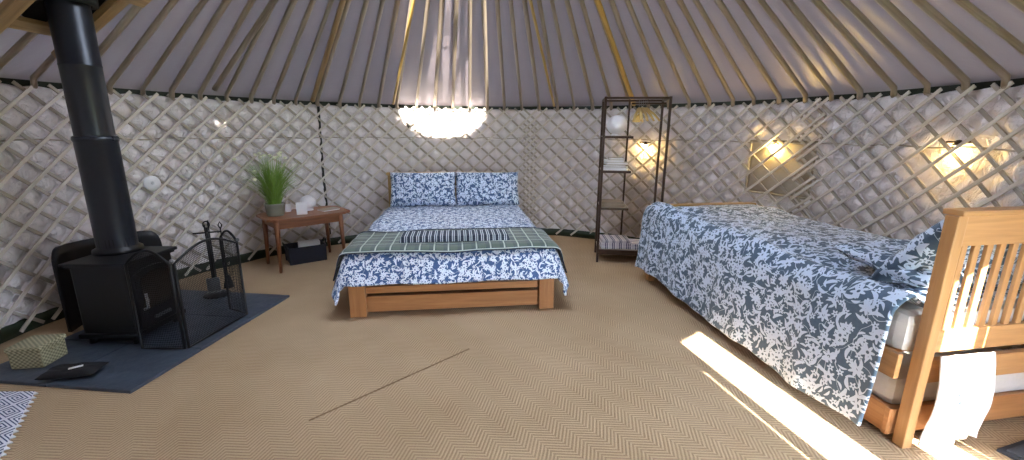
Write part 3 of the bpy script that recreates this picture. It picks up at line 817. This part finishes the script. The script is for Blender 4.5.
# books on the second shelf
zz = SZ[1]; BOOKLAB = ['pale thick book at the bottom of the stack on the rack', 'dark-covered book second from the bottom of the stack on the rack', 'beige book in the middle of the stack on the rack', 'white book second from the top of the stack on the rack', 'small grey book on top of the stack on the rack']
for i, (w, d, h, mt) in enumerate(((.24, .19, .028, 'paper'), (.22, .17, .022, 'book2'), (.21, .17, .026, 'book1'), (.19, .15, .020, 'white'), (.14, .12, .024, 'book1'))):
    b = empty('book', rkp(.13+.008*(-1)**i, .15, zz), SY+.12*(i % 3-1), BOOKLAB[i], 'book', 'books on the clothes rack')
    MB().box((w-.01, d-.012, h-.008), (0, -.002, h/2), bevel=0).build('pages', M['paper'], b)
    m = MB(); m.box((w, d, .003), (0, 0, .0015), bevel=0); m.box((w, d, .003), (0, 0, h-.0015), bevel=0); m.box((w, .003, h), (0, d/2, h/2), bevel=0); m.build('cover', M[mt], b)
    zz += h
# cloth on third shelf, striped throws below
def folded(name, x, y, z, w, d, h, n, mat, lab, cat, rz=0, grp=None):
    t = empty(name, rkp(x, y, z), SY+rz, lab, cat, grp)
    for k in range(n): MB().box((w-.006*k, d, h/n), (.004*(-1)**k, 0, (k+.5)*h/n), bevel=h/n*.34).build('folded_layer', mat, t)
folded('folded_cloth', .13, .15, SZ[2], .22, .18, .05, 2, M['rackshelf'], 'low fold of beige cloth on the third rack shelf', 'cloth')
folded('folded_throw', .17, .18, .129, .30, .26, .09, 3, M['stripe_shelf'], 'folded blue-striped throw at the left of the bottom rack shelf', 'throw', .1)
folded('folded_throw', .42, .17, .129, .22, .24, .06, 2, M['stripe_shelf'], 'lower folded striped throw at the right of the bottom rack shelf', 'throw', -.1)
# wooden hangers bunched on the rail
hs = None; HL = ['nearest the middle post', 'second from the middle post', 'third along the rail', 'fourth along the rail', 'furthest from the middle post']
for i in range(5):
    if hs is None:
        hs = empty('coat_hanger', (0, 0, 0)); 
        MB().tube([(-.20, 0, -.165), (-.12, 0, -.105), (0, 0, -.045), (.12, 0, -.105), (.20, 0, -.165)], [.011, .014, .017, .014, .011], 8, flat=.6).build('shoulder_bar', M['straw'], hs)
        MB().tube([(0, 0, -.045), (0, 0, -.008)]+[(.012*math.cos(a)*-1+.0, 0, .010+.014*math.sin(a)) for a in lin(-PI/2, PI, 10)], .002, 6).build('hook', M['steel'], hs)
        h = hs
    else: h = copy_tree(hs)
    h.location = rkp(.33+.018*i, RD/2, RH-.05); h.rotation_euler = (0, 0, SY+PI/2+[-.35, -.1, .1, .3, .5][i])
    tag(h, 'pale wooden coat hanger on the rack rail, '+HL[i], 'hanger', 'wooden hangers on the clothes rack')

# ------------------------------------------------------------ single bed at the right
B0 = Vector((1.564, 1.504, 0)); BA = math.atan2(.17, .985)
sb = empty('single_bed', tuple(B0), BA, 'golden pine single bed with slatted high end, at the right', 'bed')
def sp(x, y, z=0):
    c, s = math.cos(BA), math.sin(BA); return (B0.x+c*x-s*y, B0.y+s*x+c*y, z)
W1, L1 = .95, 2.14
for x in (.088, W1-.030): MB().box((.046, .046, .985), (x, .028, .4925), bevel=.005).build('post', M['pine_pale'], sb)
for x in (.030, W1-.030): MB().box((.06, .05, .66), (x, L1-.025, .33), bevel=.005).build('post', M['pine_pale'], sb)
he_ = MB(); he_.box((W1-.15, .028, .115), (W1/2+.035, .028, .925), bevel=.004)
head = he_.build('end_top_rail', M['pine_pale'], sb)
MB().box((W1-.05, .070, .022), (W1/2+.04, .028, .996), bevel=.007).build('cap_rail', M['pine_pale'], sb)
MB().box((W1-.14, .028, .095), (W1/2+.03, .028, .478), bevel=.004).build('end_lower_rail', M['pine_pale'], sb)
MB().box((W1-.14, .028, .10), (W1/2+.03, .028, .345), bevel=.004).build('end_bottom_rail', M['pine_pale'], sb)
for k in range(12): MB().box((.028, .014, .36), (.150+k*.0617, .028, .695), bevel=.003).build('slat', M['pine_pale'], sb)
MB().box((W1-.12, .028, .16), (W1/2, L1-.025, .58), bevel=.004).build('foot_rail', M['pine_pale'], sb)
MB().box((W1+.03, .07, .02), (W1/2, L1-.025, .668), bevel=.006).build('foot_cap', M['headwood'], sb)
for x in (.02, W1-.02): MB().box((.025, L1-.11, .11), (x, L1/2, .355), bevel=.004).build('side_rail', M['pine_pale'], sb)
m = MB()
for k in range(12): m.box((W1-.07, .07, .016), (W1/2, .15+k*.165, .390), bevel=0)
m.build('slat_base', M['pine_pale'], sb)
lblock('mattress', .035, W1-.035, .065, L1-.06, .40, .575, M['mattress'], .045, sp, BA, 'pale upper mattress under the slate floral duvet of the single bed', 'mattress')
# pull-out bed underneath
tr = empty('trundle_bed', sp(.04, .06, 0), BA, 'low pine pull-out bed stored under the single bed', 'bed')
for s, (w, d, x, y) in enumerate(((.02, L1-.2, .02, (L1-.2)/2), (.02, L1-.2, W1-.11, (L1-.2)/2))): MB().box((w, d, .12), (x, y, .09), bevel=.003).build('side_board', M['pine'], tr)
for y in (.012, L1-.21): MB().box((W1-.09, .02, .12), ((W1-.09)/2, y, .09), bevel=.003).build('end_board', M['pine'], tr)
for x in (.06, W1-.15):
    for y in (.1, L1-.3): MB().lathe([(0, 0), (.015, 0), (.02, .015), (.015, .03), (0, .03)], (x, y, 0), 12).build('caster', M['black_iron'], tr)
MB().box((W1-.13, L1-.22, .02), ((W1-.09)/2, (L1-.2)/2, .125), bevel=0).build('base_board', M['pine_pale'], tr)
lblock('mattress', .075, W1-.085, .085, L1-.17, .137, .275, M['mattress'], .035, sp, BA, 'pale lower mattress on the pull-out bed under the single bed', 'mattress')
# duvet
def tf(u, v):
    a = .055*math.exp(-((v-1.95)/.5)**2)+.05*math.exp(-((v-1.0)/.45)**2)*math.exp(-((u-.6)/.5)**2)-.02*math.exp(-((v-.45)/.2)**2)
    a += .03*math.exp(-((u-.05)/.04)**2)-.015*math.exp(-((u-.14)/.05)**2)
    return a
f, us, vs = drape(.03, W1-.04, -.3, L1-.03, .625, .60, .22, 0, .10, .075, .10, 84, 130, seed=8.0, puff=.035, fold=.014, zlow=.035, topf=tf)
vs = lin(.075, L1+.09, 130)
m = MB(); m.grid(f, us, vs)
o = m.build('duvet', M['fl_single'], mods=[SOLID(.018), SUB(1)], loc=sp(0, 0, 0), rz=BA); tag(o, 'slate blue floral duvet hanging to the floor over the single bed', 'duvet')
m = pil(.70, .46, .17, 30, 22, seed=11, crump=.03); m.xf(Matrix.Rotation(D2R(52), 4, 'X').to_4x4()); m.xf(rotz(PI))
o = m.build('pillow', M['fl_single'], weld=True, loc=sp(.47, .19, .80), rz=BA); tag(o, 'slate blue floral pillow leaning on the slatted bed end', 'pillow', 'pillows on the single bed')
m = pil(.70, .44, .13, 26, 20, seed=14, crump=.02); m.xf(Matrix.Rotation(D2R(8), 4, 'X'))
o = m.build('pillow', M['fl_single'], weld=True, loc=sp(.47, .33, .70), rz=BA)
tag(o, 'slate blue floral pillow lying flat under the leaning pillow on the single bed', 'pillow')
# white sheet hanging down outside the slatted end
def shf(u, v):
    w = .012*math.sin(u*30)*(1-v)+.006*noise.noise(Vector((u*9, v*6, 2)))
    zz_ = .43-.40*(1-v)
    y = -.012-.035*math.sin(PI*min(1, (1-v)*1.1))*.6+w*.6
    if v > 1: zz_ = .43; y = -.012+(v-1)*.07
    return Vector((.112+u*(.265+.02*(1-min(v, 1))), y, zz_+.012*math.sin(u*9)*(1-min(v, 1))))
hs_ = empty('hanging_sheet', sp(0, 0, 0), BA, 'white cotton sheet hanging down below the slatted bed end', 'sheet')
m = MB(); m.grid(shf, lin(0, 1, 24), lin(0, 1.0, 20)); m.build('sheet_cloth', M['sheet'], hs_, mods=[SOLID(.006, 1)])
m = MB(); m.lathe([(0, 0), (.011, .0), (.011, .002), (0, .002)], n=16); m.xf(Matrix.Rotation(PI/2, 4, 'X')); m.xf(Matrix.Translation(shf(.42, .52)+Vector((0, -.008, 0))))
m.build('blue_mark', M['blue_mark'], hs_)
m = MB(); m.lathe([(0, 0), (.006, .0), (.006, .002), (0, .002)], n=12); m.xf(Matrix.Rotation(PI/2, 4, 'X')); m.xf(Matrix.Translation(shf(.36, .60)+Vector((0, -.008, 0))))
m.build('blue_mark', M['blue_mark'], hs_)

dm = empty('floor_pad', (2.28, 1.42, 0), .3, 'flat dark grey pad at the bottom right corner beside the slatted bed end', 'mat')  # thin two-layer pad added to darken this corner of the floor
MB().box((.46, .34, .012), (0, 0, .006), bevel=.004).build('pad_lower', plain('pad_base', '2c2e34', .95, bump=.6, scale=200), dm)
MB().box((.42, .30, .008), (0, 0, .015), bevel=.003).build('pad_top', plain('pad_top', '3c3e44', .95, bump=.8, scale=150), dm)
# ------------------------------------------------------------ lamps behind the lattice, wall bits
def wall_light(px, py, z, lab, e=6):
    th = math.atan2(py-CY, px-CX); t = empty('wall_light', tuple(cyl(th, 2.932, z)), th, lab, 'lamp', 'warm lights behind the lattice')
    MB().lathe([(0, .0), (.012, .004), (.018, .02), (.012, .036), (0, .04)], (0, 0, -.045), 16).build('bulb', M['bulb'], t)
    MB().lathe([(.028, 0), (.026, .006), (.014, .014), (.012, .03), (0, .032)], (0, 0, .0), 16).build('lamp_cap', M['rack'], t)
    MB().tube([(0, -.07, .02), (0, .07, .018)], .007, 6).build('lamp_bracket', M['rack'], t)
    l = bpy.data.lights.new('lamp_light', 'POINT'); l.energy = e; l.color = (1, .66, .20); l.shadow_soft_size = .03
    lo = bpy.data.objects.new('lamp_light', l); C.objects.link(lo); lo.parent = t; lo.location = (-.018, 0, -.06)
wall_light(1.479, 4.836, 1.15, 'warm lit wall lamp behind the lattice beside the clothes rack', 3.5)
wall_light(2.346, 3.872, 1.19, 'warm lit wall lamp behind the lattice above the middle of the single bed', 7)
wall_light(2.709, 2.649, 1.215, 'brightest warm wall lamp behind the lattice, above the slatted bed end', 1.7)

# blank fabric flap of a covered window behind the middle lamp
def flapf(a0, a1, z0, z1):
    def f(u, v):
        e = min(1, 6*min(u, 1-u, v, 1-v)); return cyl(a0+(a1-a0)*u, 2.945-.012*e, z0+(z1-z0)*v)
    return f
wn = struct(empty('window_1', tuple(cyl(D2R(29), 2.95, .7))))
iv = Matrix.Translation(-wn.location)
m = MB(); m.grid(flapf(D2R(22.5), D2R(33.5), .74, 1.22), lin(0, 1, 20), lin(0, 1, 16)); m.xf(iv); m.build('window_cover', M['lining_back'], wn, mods=[SOLID(.006)])
dk = MB(); A_ = [cyl(D2R(a), 2.925, z) for a, z in [(33.5, z) for z in lin(1.22, .74, 8)]+[(a, .74) for a in lin(33.5, 22.5, 8)]+[(22.5, z) for z in lin(.74, 1.22, 8)]]
dk.tube(A_, .010, 6); dk.xf(iv); dk.build('window_edge', M['lining_back'], wn)

# round white disc and leaf-shaped tag on the lattice
t = empty('smoke_alarm', tuple(cyl(math.atan2(3.443-CY, -2.954-CX), 2.880, .85)), math.atan2(3.443-CY, -2.954-CX), 'round white disc fixed to the lattice right of the stove pipe', 'alarm')
m = MB(); m.lathe([(0, 0), (.060, 0), (.062, .004), (.058, .014), (0, .018)], n=28); m.xf(Matrix.Rotation(-PI/2, 4, 'Y')); m.build('casing', M['white'], t)
m = MB(); m.lathe([(0, .018), (.014, .018), (.012, .021), (0, .022)], n=20); m.xf(Matrix.Rotation(-PI/2, 4, 'Y')); m.build('sensor_button', M['paper'], t)
th = math.atan2(5.189-CY, -1.22-CX); m = MB()
def lf(u, v): return cyl(th+(.016*math.sin(PI*u)*(v-.5)*2)-.018*(u-.5), 2.875, 1.31+u*.14)
m.grid(lf, lin(.02, .98, 10), lin(0, 1, 4)); tag(m.build('leaf_tag', M['brown_leaf'], mods=[SOLID(.004)]), 'small dark leaf-shaped tag on the lattice up left of the double bed', 'tag')

# ------------------------------------------------------------ light
w = bpy.data.worlds.new('sky'); bpy.context.scene.world = w; w.use_nodes = True
bg = w.node_tree.nodes['Background']; bg.inputs[0].default_value = (.72, .83, 1.0, 1); bg.inputs[1].default_value = 14.0
s = bpy.data.lights.new('sun', 'SUN'); s.energy = 30; s.angle = D2R(.45); s.color = (1, .93, .80)
so = bpy.data.objects.new('sun', s); C.objects.link(so)
d = Vector((-math.sin(SUN_AZ)*math.cos(SUN_EL), math.cos(SUN_AZ)*math.cos(SUN_EL), -math.sin(SUN_EL)))
so.rotation_euler = d.to_track_quat('-Z', 'Y').to_euler(); so.location = (2, -4, 5)
def portal(loc, direction, sx_, sy_, shape='RECTANGLE'):
    l = bpy.data.lights.new('portal', 'AREA'); l.shape = shape; l.size = sx_; l.size_y = sy_; l.cycles.is_portal = True
    o = bpy.data.objects.new('portal', l); C.objects.link(o); o.location = loc; o.rotation_euler = Vector(direction).to_track_quat('-Z', 'Z').to_euler()
# ------------------------------------------------------------ camera
F, PITCH, ROLL, H = 425.15, .2259, .0074, 1.2719
cam = bpy.data.cameras.new('camera'); co = bpy.data.objects.new('camera', cam); C.objects.link(co)
cam.sensor_width = 36; cam.lens = F/1024*36; cam.clip_start = .02
cp, sp_ = math.cos(PITCH), math.sin(PITCH)
Fv = Vector((0, cp, -sp_)); U = Vector((0, sp_, cp)); Rr = Vector((1, 0, 0))
c_, s_ = math.cos(ROLL), math.sin(ROLL); R2 = Rr*c_+U*s_; U2 = -s_*Rr+c_*U
mt = Matrix((R2, U2, -Fv)).transposed().to_4x4(); mt.translation = (0, 0, H); co.matrix_world = mt
sc = bpy.context.scene; sc.camera = co
sc.view_settings.view_transform = 'Standard'; sc.view_settings.look = 'None'; sc.view_settings.gamma = 1; sc.view_settings.use_curve_mapping = False
sc.view_settings.exposure = 1.28
sc.cycles.use_denoising = True; sc.cycles.max_bounces = 8; sc.cycles.diffuse_bounces = 5; sc.cycles.sample_clamp_indirect = 6
